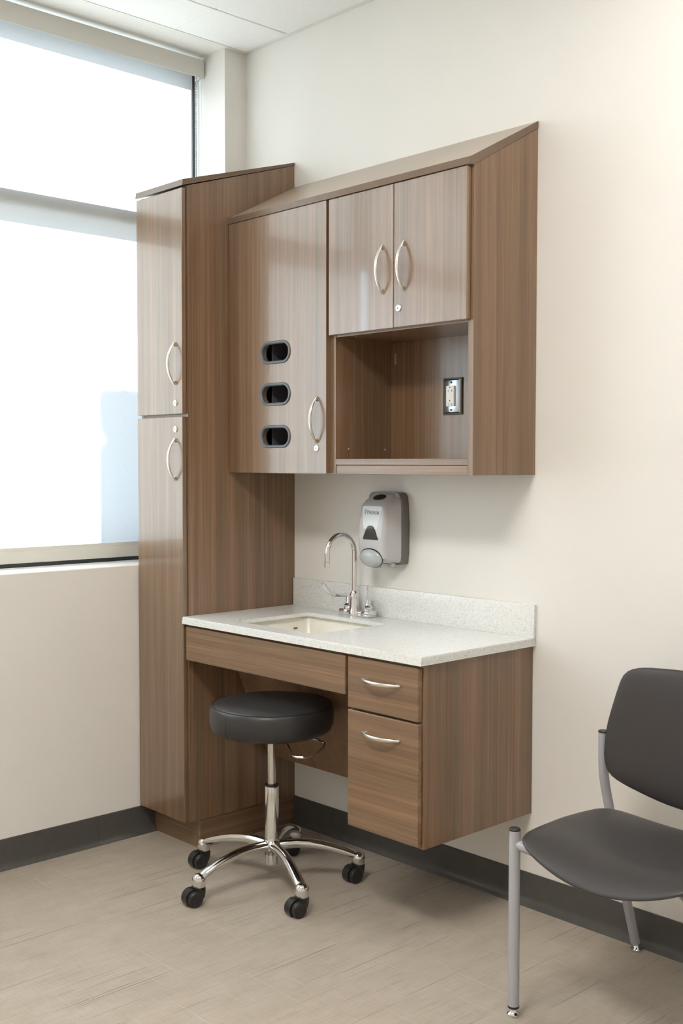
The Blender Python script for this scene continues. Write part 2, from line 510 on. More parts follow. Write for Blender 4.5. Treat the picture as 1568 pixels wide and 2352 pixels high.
# ------------------------------------------------------------------ roller shades
def shade(y0, y1, label, chain_y=None):
    t = thing('roller_shade', label, 'window blind', (-0.16, (y0 + y1) / 2, 2.968), 'roller shades on the window')
    FXA = -0.127
    # fascia: front plate, top plate, end plates, underside open
    bm = BM()
    box(bm, FXA - 0.003, FXA, y0, y1, 2.968, 3.041, 0.001)
    for a, b in ((y0, y0 + 0.003), (y1 - 0.003, y1)):
        box(bm, FXA - 0.062, FXA - 0.003, a, b, 2.972, 3.036)
    obj('fascia', bm, SHADEM, t)
    bm = BM()
    lathe(bm, [(0.0, 0), (0.018, 0), (0.018, y1 - y0 - 0.03), (0.0, y1 - y0 - 0.03)], (-0.154, y1 - 0.015, 3.010), 'y', 20)
    obj('roller_tube', bm, CLOTH, t)
    # cloth, single woven sheet
    fx, f0, f1 = -0.172, y0 + 0.016, y1 - (0.028 if chain_y is not None else 0.024)
    me = BM()
    zs = [1.10 + (3.015 - 1.10) * i / 12 for i in range(13)]
    ys = [f0 + (f1 - f0) * i / 10 for i in range(11)]
    vv = [[me.verts.new((fx, y, z)) for y in ys] for z in zs]
    for i in range(12):
        for j in range(10):
            me.faces.new((vv[i][j], vv[i][j + 1], vv[i + 1][j + 1], vv[i + 1][j]))
    obj('cloth', me, CLOTH, t)
    bm = BM()
    box(bm, fx - 0.006, fx + 0.007, f0, f1, 1.048, 1.092, 0.003, 2)
    box(bm, fx - 0.003, fx + 0.0035, f0, f1, 1.090, 1.106, 0.001)
    obj('hem_bar', bm, HEMM, t)
    if chain_y is not None:
        bm = BM()
        for dx, dy in ((0.000, 0.0), (-0.012, 0.003)):
            z = 1.45
            while z < 2.99:
                q = bmesh.new()
                bmesh.ops.create_icosphere(q, subdivisions=1, radius=0.0022)
                bmesh.ops.translate(q, vec=(-0.166 + dx, chain_y + dy, z), verts=q.verts)
                for f in q.faces: f.smooth = True
                me2 = bpy.data.meshes.new('q'); q.to_mesh(me2); q.free(); bm.from_mesh(me2); bpy.data.meshes.remove(me2)
                z += 0.0062
            sweep(bm, [(-0.166 + dx, chain_y + dy, 1.45), (-0.166 + dx, chain_y + dy, 2.99)], 0.0006, 5)
        o = obj('bead_chain', bm, BEAD, t); o['kind'] = 'stuff'
    return t
shade(-1.478, -0.112, 'wide off-white roller shade glowing in the window behind the tall cabinet', -0.1235)
shade(YL + 0.004, -1.480, 'second off-white roller shade farther left in the window, outside the frame')

# ------------------------------------------------------------------ ceiling lights
def troffer(x0, x1, y0, y1, label, mat):
    t = thing('ceiling_light', label, 'ceiling light', ((x0 + x1) / 2, (y0 + y1) / 2, H))
    bm = BM()
    f = 0.03
    box(bm, x0, x1, y0, y0 + f, H - 0.002, H + 0.02); box(bm, x0, x1, y1 - f, y1, H - 0.002, H + 0.02)
    box(bm, x0, x0 + f, y0 + f, y1 - f, H - 0.002, H + 0.02); box(bm, x1 - f, x1, y0 + f, y1 - f, H - 0.002, H + 0.02)
    box(bm, x0, x1, y0, y1, H + 0.03, H + 0.08)
    obj('frame', bm, GRID, t)
    obj('diffuser', box(BM(), x0 + f, x1 - f, y0 + f, y1 - f, H + 0.002, H + 0.008), mat, t)
troffer(gx[4] + 0.004, gx[5] - 0.004, gy[2] + 0.004, gy[1] - 0.004, 'square ceiling light near the back wall above the chair, outside the frame', LAMPM)
troffer(gx[3] + 0.004, gx[5] - 0.004, gy[5] + 0.004, gy[4] - 0.004, 'long ceiling light in the middle of the room, outside the frame', LAMPM2)

# ================================================================== TALL CABINET
t = thing('tall_cabinet', 'narrow floor-to-head-height wood laminate cabinet in the corner beside the window', 'cabinet', (0.15, -0.25, 0.0))
YP = -0.5044
ZT0, ZT1 = 2.400, 2.560         # slope of the top, front and wall
ZB = 0.108
bm = prism(BM(), [(YP, ZB), (YP, ZT0), (-0.001, ZT1 - 0.001), (-0.001, ZB)], 'x', 0.282, 0.300)
obj('side_panel', bm, WOODV, t)
bm = prism(BM(), [(YP, ZB), (YP, ZT0), (-0.001, ZT1 - 0.001), (-0.001, ZB)], 'x', 0.003, 0.021)
obj('side_panel', bm, WOODV, t)
obj('bottom_panel', box(BM(), 0.021, 0.282, YP + 0.001, -0.010, ZB, ZB + 0.018), WOODH, t)
obj('fixed_shelf', box(BM(), 0.021, 0.282, YP + 0.001, -0.010, 1.577, 1.595), WOODH, t)
obj('back_panel', box(BM(), 0.021, 0.282, -0.010, -0.002, ZB, ZT0), WOODV, t)
obj('top_rail', box(BM(), 0.021, 0.282, YP + 0.001, YP + 0.02, ZT0 - 0.03, ZT0), WOODH, t)
bm = prism(BM(), [(-0.5255, ZT0 - 0.002), (-0.5215, ZT0 + 0.020), (-0.001, ZT1 + 0.011), (-0.001, ZT1), (-0.10, ZT1 - 0.030)], 'x', 0.0005, 0.3000)
tp = obj('slanted_top', bm, TOPB, t)
bm = prism(BM(), [(-0.5265, ZT0 - 0.002), (-0.5225, ZT0 + 0.0202), (-0.5215, ZT0 + 0.020), (-0.5255, ZT0 - 0.002)], 'x', 0.0005, 0.3008)
obj('edge_band', bm, EDGE, tp)  # thin strip keeps the front edge free of the top's painted sheen
bm = prism(BM(), [(-0.5255, ZT0 - 0.002), (-0.5215, ZT0 + 0.020), (-0.001, ZT1 + 0.011), (-0.001, ZT1), (-0.10, ZT1 - 0.030)], 'x', 0.3000, 0.3008)
obj('edge_band', bm, EDGE, tp)
YD0, YD1 = -0.5244, -0.5062
for z0, z1, hz, lz in ((1.5915, 2.3915, 1.772, 1.631), (0.110, 1.5815, 1.428, 1.537)):
    d = obj('door', box(BM(), 0.004, 0.2935, YD0, YD1, z0, z1, 0.0016), WOODD, t)
    obj('handle', bowhandle(BM(), (0.2515, YD0, hz), 0.152, (0, -1, 0), (0, 0, 1)), NICKEL, d)
    obj('lock', lockbm((0.2515, YD0, lz)), [NICKEL, DARKHOLE], d)
bm = BM()
box(bm, 0.003, 0.278, -0.455, -0.437, 0.0, ZB)
obj('toe_kick', bm, WOODH, t)
bm = BM()
box(bm, 0.279, 0.2965, -0.455, -0.001, 0.0, ZB - 0.0008)
obj('toe_kick', bm, WOODY, t)

# ================================================================== UPPER CABINETS
YU0, YU1 = -0.3238, -0.3052     # door faces
YUP = -0.3038                   # carcass front
ZU = 1.379
def slope(y): return 2.4553 + (2.289 - 2.4553) * (y / YUP)
def side(bm, x0, x1, z0=ZU):
    return prism(bm, [(YUP, z0), (YUP, slope(YUP)), (-0.001, slope(0) - 0.001), (-0.001, z0)], 'x', x0, x1)

def stadium(cx, cz, hw, hh, n=10):
    pts = []
    a = hw - hh
    for i in range(n + 1):
        th = -PI / 2 + PI * i / n
        pts.append((cx + a + hh * math.cos(th), cz + hh * math.sin(th)))
    for i in range(n + 1):
        th = PI / 2 + PI * i / n
        pts.append((cx - a + hh * math.cos(th), cz + hh * math.sin(th)))
    return pts

t = thing('glove_cabinet', 'left wall cabinet with one door and three oval glove-box openings', 'cabinet', (0.57, -0.15, ZU))
bm = side(BM(), 0.302, 0.318)
obj('side_panel', bm, WOODV, t)
obj('bottom_panel', box(BM(), 0.318, 0.828, YUP, -0.002, ZU, ZU + 0.018), WOODH, t)
obj('back_panel', box(BM(), 0.318, 0.828, -0.010, -0.002, ZU + 0.018, 2.27), WOODV, t)
obj('top_rail', box(BM(), 0.318, 0.828, YUP, YUP + 0.10, 2.262, 2.28), WOODH, t)
obj('side_panel', side(BM(), 0.828, 0.8435), WOODV, t)
# door with three oval holes
HC = [(0.5705, 1.8035), (0.5705, 1.6570), (0.5705, 1.5085)]
HW, HH = 0.0725, 0.0305
q = bmesh.new()
def loop(pts):
    vs = [q.verts.new((p[0], YU0, p[1])) for p in pts]
    for a, b in zip(vs, vs[1:] + vs[:1]): q.edges.new((a, b))
loop([(0.3075, 1.381), (0.835, 1.381), (0.835, 2.286), (0.3075, 2.286)])
for c in HC: loop(stadium(c[0], c[1], HW, HH))
bmesh.ops.triangle_fill(q, use_beauty=True, use_dissolve=False, edges=q.edges)
ret = bmesh.ops.extrude_face_region(q, geom=list(q.faces))
bmesh.ops.translate(q, vec=(0, YU1 - YU0, 0), verts=[v for v in ret['geom'] if isinstance(v, bmesh.types.BMVert)])
bmesh.ops.recalc_face_normals(q, faces=q.faces)
d = obj('door', q, WOODD, t)
for c in HC:
    n = 14
    prof = [(0.000, 0.0000), (0.0105, 0.0000), (0.0105, 0.0022), (0.0085, 0.0044), (0.0030, 0.0044), (0.0, 0.0015), (0.0, -0.008), (0.002, -0.008)]
    rings = []
    for e, o_ in prof:
        rings.append([(p[0], YU0 - o_, p[1]) for p in stadium(c[0], c[1], HW - 0.001 + e, HH - 0.001 + e, n)])
    obj('glove_opening', loft(BM(), rings, cap=False), GROM, d)
obj('handle', bowhandle(BM(), (0.790, YU0, 1.5615), 0.154, (0, -1, 0), (0, 0, 1)), NICKEL, d)
obj('lock', lockbm((0.788, YU0, 1.4655)), [NICKEL, DARKHOLE], d)
# dark glove-box holder inside
bm = BM()
box(bm, 0.42, 0.72, -0.17, -0.165, 1.42, 1.92)
box(bm, 0.42, 0.425, -0.282, -0.17, 1.42, 1.92); box(bm, 0.715, 0.72, -0.282, -0.17, 1.42, 1.92)
for z in (1.42, 1.583, 1.733, 1.915): box(bm, 0.425, 0.715, -0.282, -0.17, z, z + 0.005)
h = obj('glove_box_holder', bm, DARKIN, t)
for c in HC:
    bm = BM()
    box(bm, 0.4985, 0.5010, -0.280, -0.172, c[1] - 0.055, c[1] + 0.055)
    box(bm, 0.5010, 0.6050, -0.190, -0.186, c[1] - 0.055, c[1] + 0.010)
    box(bm, 0.605, 0.608, -0.230, -0.172, c[1] - 0.055, c[1] + 0.012)
    obj('divider', bm, DIVID, h)

t = thing('open_niche_cabinet', 'right wall cabinet with two upper doors over an open niche', 'cabinet', (1.15, -0.15, ZU))
obj('side_panel', side(BM(), 1.4356, 1.4556), WOODV, t)
obj('side_panel', side(BM(), 0.8445, 0.861), WOODV, t)
ZN = 1.8335
NB = -0.0395
obj('niche_back', box(BM(), 0.861, 1.4356, NB, NB + 0.012, ZU + 0.012, ZN), WOODV, t)
shelf = obj('cabinet_floor', box(BM(), 0.861, 1.4356, YUP + 0.002, -0.003, ZN, ZN + 0.018, 0.0005), WOODH, t)
bm = box(BM(), 0.861, 1.4356, YUP, NB, 1.4095, 1.4292, 0.0008)
obj('shelf', bm, WOODH, t)
obj('bottom_rail', box(BM(), 0.861, 1.4340, YUP + 0.002, YUP + 0.020, ZU, 1.4085, 0.0008), WOODH, t)
obj('back_panel', box(BM(), 0.861, 1.4356, -0.012, -0.003, ZN + 0.018, 2.27), WOODV, t)
obj('top_rail', box(BM(), 0.861, 1.4356, YUP, YUP + 0.10, 2.262, 2.28), WOODH, t)
obj('bottom_panel', box(BM(), 0.861, 1.4356, YUP + 0.020, NB, ZU + 0.002, ZU + 0.012), WOODH, t)
for x0, x1, hx in ((0.846, 1.1450, 1.0995), (1.1475, 1.4455, 1.1925)):
    d = obj('door', box(BM(), x0, x1, YU0, YU1, 1.839, 2.286, 0.0016), WOODD, t)
    obj('handle', bowhandle(BM(), (hx, YU0, 2.0255), 0.152, (0, -1, 0), (0, 0, 1)), NICKEL, d)
    if x0 > 1: obj('lock', lockbm((1.169, YU0, 1.898)), [NICKEL, DARKHOLE], d)
for p in ((0.8612, -0.2452, 1.4622), (0.8612, -0.0700, 1.4626)):
    obj('shelf_pin', lathe(BM(), [(0.0030, 0), (0.0030, 0.002), (0.0018, 0.0035), (0, 0.0035)], p, 'x', 12), NICKEL, t)
for p in ((0.915, -0.262), (0.955, -0.125), (1.335, -0.130)):
    obj('screw_cap', lathe(BM(), [(0, -0.0016), (0.005, -0.0014), (0.006, 0)], (p[0], p[1], ZN), 'z', 14), EDGE, t)
obj('oval_mark', sweep(BM(), [(0.8827, NB - 0.0012, 1.758), (0.8827, NB - 0.0012, 1.761), (0.8827, NB - 0.0012, 1.794), (0.8827, NB - 0.0012, 1.797)], [(0.0025, 0.0006), (0.0045, 0.0011), (0.0045, 0.0011), (0.0025, 0.0006)], 12, up=(0, 1, 0)), OVALM, t)  # small light-brown oval set on the niche back
# common slanted top over both wall cabinets
bm = prism(BM(), [(-0.3255, 2.2885), (-0.3215, 2.3105), (-0.001, slope(0) + 0.022), (-0.001, slope(0) + 0.0005), (YUP, slope(YUP) + 0.0005)], 'x', 0.3015, 1.4562)
tp = obj('slanted_top', bm, TOPB, root=(0.88, -0.16, 2.29))
bm = prism(BM(), [(-0.3265, 2.2885), (-0.3225, 2.3107), (-0.3215, 2.3105), (-0.3255, 2.2885)], 'x', 0.3015, 1.4570)
obj('edge_band', bm, EDGE, tp)
bm = prism(BM(), [(-0.3255, 2.2885), (-0.3215, 2.3105), (-0.001, slope(0) + 0.022), (-0.001, slope(0) + 0.0005), (YUP, slope(YUP) + 0.0005)], 'x', 1.4562, 1.4570)
obj('edge_band', bm, EDGE, tp)
tag(tp, 'long slanted top board over both wall cabinets, sheen painted into its tan colour', 'cabinet top')

# outlet in the niche
OX, OZ = 1.149, 1.637
t = thing('power_outlet', 'white twin outlet on a steel plate with black rim, in the open niche', 'outlet', (OX, NB, OZ))
bm = prism(BM(), [(OX - 0.041, OZ - 0.061), (OX + 0.041, OZ - 0.061), (OX + 0.041, OZ + 0.061), (OX - 0.041, OZ + 0.061)], 'y', NB - 0.006, NB - 0.0004, 0.001)
obj('back_plate', bm, BLACKPL, t)
rr = lambda hw, hh, y: [(OX - hw, y, OZ - hh), (OX + hw, y, OZ - hh), (OX + hw, y, OZ + hh), (OX - hw, y, OZ + hh)]
bm = loft(BM(), [rr(0.0365, 0.0565, NB - 0.006), rr(0.0365, 0.0565, NB - 0.0075), rr(0.0325, 0.0525, NB - 0.0110), rr(0.0320, 0.0520, NB - 0.0113)])
pl = obj('cover_plate', bm, STEEL, t)
for s in (-1, 1):
    bm = lathe(BM(), [(0.0036, 0), (0.0036, 0.0012), (0.002, 0.002), (0, 0.002)], (OX, NB - 0.0112, OZ + s * 0.0455), 'y', 14)
    obj('screw', bm, BLACKPL, pl)
bm = box(BM(), OX - 0.0172, OX + 0.0172, NB - 0.0185, NB - 0.0112, OZ - 0.0340, OZ + 0.0340, 0.001)
rc = obj('receptacle', bm, WHITEPL, t)
yf = NB - 0.0187
bm = BM()
for s, zc in ((1, 0.017), (-1, -0.027)):
    z = OZ + zc
    box(bm, OX - 0.0075, OX - 0.0060, yf, yf + 0.001, z - 0.004, z + 0.004)
    box(bm, OX + 0.0058, OX + 0.0074, yf, yf + 0.001, z - 0.004, z + 0.004)
    box(bm, OX + 0.0074, OX + 0.0112, yf, yf + 0.001, z - 0.0009, z + 0.0009)
    lathe(bm, [(0.0024, 0), (0.0024, 0.001), (0, 0.001)], (OX - 0.0005, yf + 0.001, z + 0.0115), 'y', 12)
box(bm, OX + 0.0128, OX + 0.0148, yf, yf + 0.001, OZ - 0.0008, OZ + 0.0012)
obj('slots', bm, DARKHOLE, rc)
bm = BM()
box(bm, OX - 0.0080, OX + 0.0050, yf - 0.0004, yf + 0.001, OZ + 0.0008, OZ + 0.0068, 0.0006)
box(bm, OX - 0.0080, OX + 0.0050, yf - 0.0004, yf + 0.001, OZ - 0.0088, OZ - 0.0028, 0.0006)
obj('test_button', bm, WHITEPL, rc)

# ================================================================== BASE UNIT
YB0, YB1 = -0.5275, -0.5095
YBP = -0.5075
t = thing('drawer_cabinet', 'wall-hung wood laminate base cabinet with two drawers under the counter', 'cabinet', (1.30, -0.25, 0.301))
obj('side_panel', box(BM(), 1.4345, 1.4531, YBP, -0.001, 0.301, 0.838, 0.0006), WOODV, t)
obj('side_panel', box(BM(), 1.1490, 1.1670, YBP, -0.001, 0.301, 0.838, 0.0006), WOODV, t)
obj('bottom_panel', box(BM(), 1.167, 1.4345, YBP, -0.002, 0.302, 0.320), WOODH, t)
obj('back_panel', box(BM(), 1.167, 1.4345, -0.012, -0.002, 0.320, 0.836), WOODV, t)
obj('cross_rail', box(BM(), 1.167, 1.4345, YBP, YBP + 0.018, 0.655, 0.688), WOODH, t)
obj('cross_rail', box(BM(), 1.167, 1.4345, YBP, YBP + 0.018, 0.815, 0.837), WOODH, t)
for z0, z1, hz in ((0.674, 0.8290, 0.769), (0.310, 0.6670, 0.608)):
    d = obj('drawer', box(BM(), 1.1555, 1.4475, YB0, YB1, z0, z1, 0.0018), WOODH, t)
    obj('handle', bowhandle(BM(), (1.2995, YB0, hz), 0.156, (0, -1, 0), (1, 0, 0)), NICKEL, d)

t = thing('sink_apron', 'long wood laminate apron board below the counter, over the knee space', 'apron panel', (0.73, -0.51, 0.709))
obj('front_board', box(BM(), 0.3135, 1.1440, YB0, YB1, 0.7085, 0.8290, 0.0018), WOODH, t)
obj('frame_rail', box(BM(), 0.302, 1.148, YBP, YBP + 0.018, 0.706, 0.838), WOODH, t)

# slanting knee panel hiding the pipes
bm = prism(BM(), [(-0.1375, 0.295), (-0.308, 0.687), (-0.290, 0.687), (-0.1195, 0.295)], 'x', 0.3025, 1.1475)
tag(obj('knee_panel', bm, WOODK, root=(0.72, -0.15, 0.24)), 'slanting dark wood panel in the knee space behind the stool', 'panel')

# ------------------------------------------------------------------ counter with the basin cut out
CX0, CX1, CY0, CZ0, CZ1 = 0.3008, 1.4647, -0.5352, 0.8388, 0.864
SX0, SX1, SY0, SY1 = 0.521, 0.930, -0.460, -0.126
def rrect(x0, x1, y0, y1, r, n=6):
    pts = []
    for cx, cy, a0 in ((x1 - r, y0 + r, -PI / 2), (x1 - r, y1 - r, 0), (x0 + r, y1 - r, PI / 2), (x0 + r, y0 + r, PI)):
        for i in range(n + 1):
            a = a0 + PI / 2 * i / n
            pts.append((cx + r * math.cos(a), cy + r * math.sin(a)))
    return pts
t = thing('countertop', 'white speckled quartz counter with a raised backsplash', 'countertop', (0.88, -0.27, CZ0))
q = bmesh.new()
def loopz(pts, z):
    vs = [q.verts.new((p[0], p[1], z)) for p in pts]
    for a, b in zip(vs, vs[1:] + vs[:1]): q.edges.new((a, b))
loopz(rrect(CX0, CX1, CY0, -0.001, 0.004, 3), CZ1)
loopz(rrect(SX0, SX1, SY0, SY1, 0.026), CZ1)
bmesh.ops.triangle_fill(q, use_beauty=True, use_dissolve=False, edges=q.edges)
ret = bmesh.ops.extrude_face_region(q, geom=list(q.faces))
bmesh.ops.translate(q, vec=(0, 0, -0.013), verts=[v for v in ret['geom'] if isinstance(v, bmesh.types.BMVert)])
bmesh.ops.recalc_face_normals(q, faces=q.faces)
es = [e for e in q.edges if len(e.link_faces) == 2 and abs(e.verts[0].co.z - e.verts[1].co.z) < 1e-6 and e.calc_face_angle(0) > 1.2 and abs(e.verts[0].co.z - CZ1) < 1e-5]
bmesh.ops.bevel(q, geom=es, offset=0.0022, segments=2, affect='EDGES')
obj('slab', q, QUARTZ, t)
bm = BM()
prism(bm, [(CX0, CY0), (CX1, CY0), (CX1, -0.001), (CX1 - 0.035, -0.001), (CX1 - 0.035, CY0 + 0.035), (CX0, CY0 + 0.035)], 'z', CZ0, CZ1 - 0.0128)
obj('built_up_edge', bm, QUARTZ, t)
obj('backsplash', box(BM(), CX0 + 0.004, CX1, -0.0125, -0.0005, CZ1, 0.969, 0.0012, 2), QUARTZ, t)

t = thing('sink_basin', 'cream undermount basin sunk into the speckled counter', 'sink', (0.72, -0.29, 0.70))
def ring(e, z, r): return [(p[0], p[1], z) for p in rrect(SX0 - e, SX1 + e, SY0 - e, SY1 + e, r, 6)]
rings = [ring(0.024, 0.8508, 0.050), ring(0.017, 0.8508, 0.045), ring(0.015, 0.845, 0.045), ring(0.004, 0.75, 0.05), ring(-0.012, 0.722, 0.055), ring(-0.045, 0.713, 0.06), ring(-0.12, 0.710, 0.03)]
outer = [ring(-0.12, 0.702, 0.03), ring(-0.040, 0.704, 0.06), ring(-0.002, 0.716, 0.055), ring(0.014, 0.75, 0.055), ring(0.024, 0.838, 0.050)]
bm = loft(BM(), outer + rings, cap=False)
t2 = bmesh.new()
t2.faces.new([t2.verts.new(p) for p in rings[-1]]); t2.faces.new([t2.verts.new(p) for p in outer[0]])
merge(bm, t2)
bmesh.ops.recalc_face_normals(bm, faces=bm.faces)
obj('bowl', bm, BASIN, t)
bm = BM()
sweep(bm, [(0.5085, -0.178, 0.8090), (0.5108, -0.178, 0.8088)], [(0.0105, 0.0050)] * 2, 20, up=(0, 0, 1))
obj('overflow', bm, OVER, t)
obj('drain', lathe(BM(), [(0.035, 0.71), (0.035, 0.712), (0.022, 0.7115), (0, 0.7115)], (0.72, -0.293, 0), 'z', 24), CHROME, t)

# ------------------------------------------------------------------ faucet
FXC = 0.709
t = thing('faucet', 'chrome gooseneck faucet with wrist-blade levers at the back of the sink', 'faucet', (FXC, -0.055, CZ1))
bm = BM()
box(bm, FXC - 0.046, FXC + 0.046, -0.074, -0.036, CZ1, CZ1 + 0.021, 0.006, 3)
for s in (-1, 1):
    box(bm, FXC + s * 0.056 - 0.022, FXC + s * 0.056 + 0.022, -0.077, -0.030, CZ1, CZ1 + 0.024, 0.007, 3)
lathe(bm, [(0.020, 0), (0.020, 0.016), (0.0185, 0.020), (0.0165, 0.032), (0.0145, 0.062), (0.0142, 0.066), (0.0155, 0.068), (0.0155, 0.082), (0.0120, 0.088), (0.010, 0.092)], (FXC, -0.070, CZ1), 'z', 28)
obj('base', bm, CHROME, t)
pts = [(FXC, -0.070, CZ1 + 0.085), (FXC, -0.070, 1.00), (FXC, -0.070, 1.09)]
yc, zc, R = -0.1365, 1.0945, 0.0665
for i in range(25):
    a = PI * i / 24 * 1.03
    pts.append((FXC, yc + R * math.cos(a), zc + R * math.sin(a)))
e = Vector(pts[-1]); dirv = (e - Vector(pts[-2])).normalized()
pts.append(tuple(e + dirv * 0.022))
obj('spout', sweep(BM(), pts, 0.0086, 18, up=(1, 0, 0)), CHROME, t)
a0 = e + dirv * 0.020; a1 = a0 + dirv * 0.020
obj('aerator', sweep(BM(), [a0, a0 + dirv * 0.001, a1, a1 + dirv * 0.001], [0.0090, 0.0100, 0.0100, 0.0085], 18), CHROME, t)
for s, ang in ((-1, -PI / 2), (1, -0.80)):
    hx, hy = FXC + s * 0.051, -0.050
    bm = BM()
    lathe(bm, [(0.016, 0), (0.016, 0.008), (0.0185, 0.012), (0.0185, 0.016), (0.011, 0.022), (0.0085, 0.030), (0.0090, 0.052), (0.0080, 0.056), (0, 0.0565)], (hx, hy, CZ1 + 0.024 - 0.004), 'z', 24)
    hd = obj('handle', bm, CHROME, t)
    d = Vector((math.cos(ang), math.sin(ang), 0))
    prof = [(-0.010, 0.0), (0.010, 0.0), (0.045, 0.001), (0.070, 0.003), (0.090, 0.009), (0.106, 0.019), (0.118, 0.032), (0.126, 0.046), (0.129, 0.052)]
    wd = [(0.0035, 0.007), (0.0035, 0.008), (0.003, 0.006), (0.003, 0.006), (0.003, 0.008), (0.003, 0.0105), (0.003, 0.0115), (0.003, 0.009), (0.002, 0.004)]
    P0 = Vector((hx, hy, CZ1 + 0.072))
    pp = [P0 + d * a * 0.98 + Vector((0, 0, b)) for a, b in prof]
    side_v = d.cross(Vector((0, 0, 1)))
    bm = sweep(BM(), pp, wd, 14, up=side_v.cross(d))
    obj('wrist_blade', bm, CHROME, hd)

# ------------------------------------------------------------------ soap dispenser
SC = 0.826
t = thing('soap_dispenser', 'grey wall soap dispenser with white front label beside the faucet', 'soap dispenser', (SC, -0.002, 1.19))
def dring(z, hw_back, hw_front, y_back, y_front, r, n=6):
    r = min(r, hw_front * 0.9, abs(y_front - y_back) * 0.9)
    pts = [(SC + hw_back, y_back, z)]
    for i in range(n + 1):
        a = PI / 2 * i / n
        pts.append((SC + hw_front - r + r * math.cos(a) , y_front + r - r * math.sin(a), z))
    for i in range(n + 1):
        a = PI / 2 * (1 - i / n)
        pts.append((SC - hw_front + r - r * math.cos(a), y_front + r - r * math.sin(a), z))
    pts.append((SC - hw_back, y_back, z))
    return pts
prof = [(1.066, .074, .058, .070, .03), (1.072, .080, .064, .090, .03), (1.085, .083, .067, .1015, .022), (1.12, .084, .068, .1055, .018), (1.16, .084, .068, .1065, .017),
        (1.19, .084, .068, .1045, .017), (1.226, .0835, .0675, .0993, .017), (1.262, .083, .067, .094, .017), (1.272, .082, .066, .088, .020), (1.284, .081, .064, .076, .022), (1.296, .078, .060, .060, .024),
        (1.305, .072, .054, .049, .012), (1.309, .060, .045, .043, .008)]
bm = loft(BM(), [dring(z, hb, hf, -0.034, -f, r) for z, hb, hf, f, r in prof])
obj('cover', bm, SOAPB, t)
bp = [(1.060, .078), (1.064, .084), (1.10, .089), (1.20, .0895), (1.27, .086), (1.300, .080), (1.310, .072), (1.3135, .058)]
bm = loft(BM(), [[(SC + h_, -0.001, z), (SC + h_, -0.030, z), (SC + h_ - 0.004, -0.036, z), (SC - h_ + 0.004, -0.036, z), (SC - h_, -0.030, z), (SC - h_, -0.001, z)] for z, h_ in bp])
obj('back_plate', bm, SOAPD, t)
def fy(z): return -(0.1045 + (z - 1.19) * (0.094 - 0.1045) / 0.072)
def front(bm, pts, proud, mat=0):
    """plate lying on the sloped front face; pts in (x, z)"""
    loft(bm, [[(x, fy(z) + 0.001, z) for x, z in pts], [(x, fy(z) - proud, z) for x, z in pts]], mat)
    return bm
lab = []
for (x, z) in ((-0.033, 1.186), (0.033, 1.186), (0.039, 1.215), (0.049, 1.2565), (0.048, 1.2625), (0.043, 1.265), (-0.043, 1.265), (-0.048, 1.2625), (-0.049, 1.2565), (-0.042, 1.215)):
    lab.append((SC - 0.001 + x, z))
lb = obj('label', front(BM(), lab, 0.0007), SOAPL, t)
tri = []
for i in range(28):
    a = 2 * PI * i / 28
    s, c = math.cos(a), math.sin(a)
    zz = 0.0235 * c
    wd = 0.034 * (0.5 - 0.5 * c) ** 0.55 if c > -0.9 else 0.034
    tri.append((s, zz))
tri = [(-0.036, -0.022), (0.036, -0.022), (0.037, -0.019), (0.030, -0.004), (0.022, 0.012), (0.014, 0.023), (0.006, 0.0275), (-0.006, 0.0275), (-0.014, 0.023), (-0.022, 0.012), (-0.030, -0.004), (-0.037, -0.019)]
bm = BM()
zw = 1.170
loft(bm, [[(SC + 0.001 + x, -0.105, zw + z) for x, z in tri], [(SC + 0.001 + x, -0.1078, zw + z) for x, z in tri]])
obj('sight_window', bm, SOAPW, t)
# push bar: domed oval
bm = BM()
q = bmesh.new(); bmesh.ops.create_uvsphere(q, u_segments=32, v_segments=16, radius=1.0)
bmesh.ops.scale(q, vec=(0.0545, 0.022, 0.034), verts=q.verts)
bmesh.ops.rotate(q, cent=(0, 0, 0), matrix=Matrix.Rotation(0.25, 3, 'X'), verts=q.verts)
bmesh.ops.translate(q, vec=(SC - 0.002, -0.0985, 1.083), verts=q.verts)
merge(bm, q)
pb = obj('push_bar', bm, SOAPBTN, t, angle=80)
bm = BM()
q = bmesh.new(); bmesh.ops.create_uvsphere(q, u_segments=32, v_segments=16, radius=1.0)
bmesh.ops.scale(q, vec=(0.0562, 0.010, 0.0358), verts=q.verts)
bmesh.ops.rotate(q, cent=(0, 0, 0), matrix=Matrix.Rotation(0.25, 3, 'X'), verts=q.verts)
bmesh.ops.translate(q, vec=(SC - 0.002, -0.0985, 1.0835), verts=q.verts)
merge(bm, q)
obj('gap_line', bm, SEAM, t, angle=80)
bm = BM()
q = bmesh.new(); bmesh.ops.create_uvsphere(q, u_segments=28, v_segments=14, radius=1.0)
bmesh.ops.scale(q, vec=(0.030, 0.016, 0.004), verts=q.verts)
bmesh.ops.rotate(q, cent=(0, 0, 0), matrix=Matrix.Rotation(0.70, 3, 'X'), verts=q.verts)
bmesh.ops.translate(q, vec=(SC + 0.002, -0.062, 1.2955), verts=q.verts)
merge(bm, q)
obj('lock_window', bm, SOAPW, t, angle=80)
obj('clip', box(BM(), SC + 0.040, SC + 0.062, -0.060, -0.040, 1.052, 1.068, 0.002), SOAPBTN, t)
obj('nozzle', box(BM(), SC - 0.012, SC + 0.012, -0.085, -0.060, 1.048, 1.068, 0.002), SOAPBTN, t)

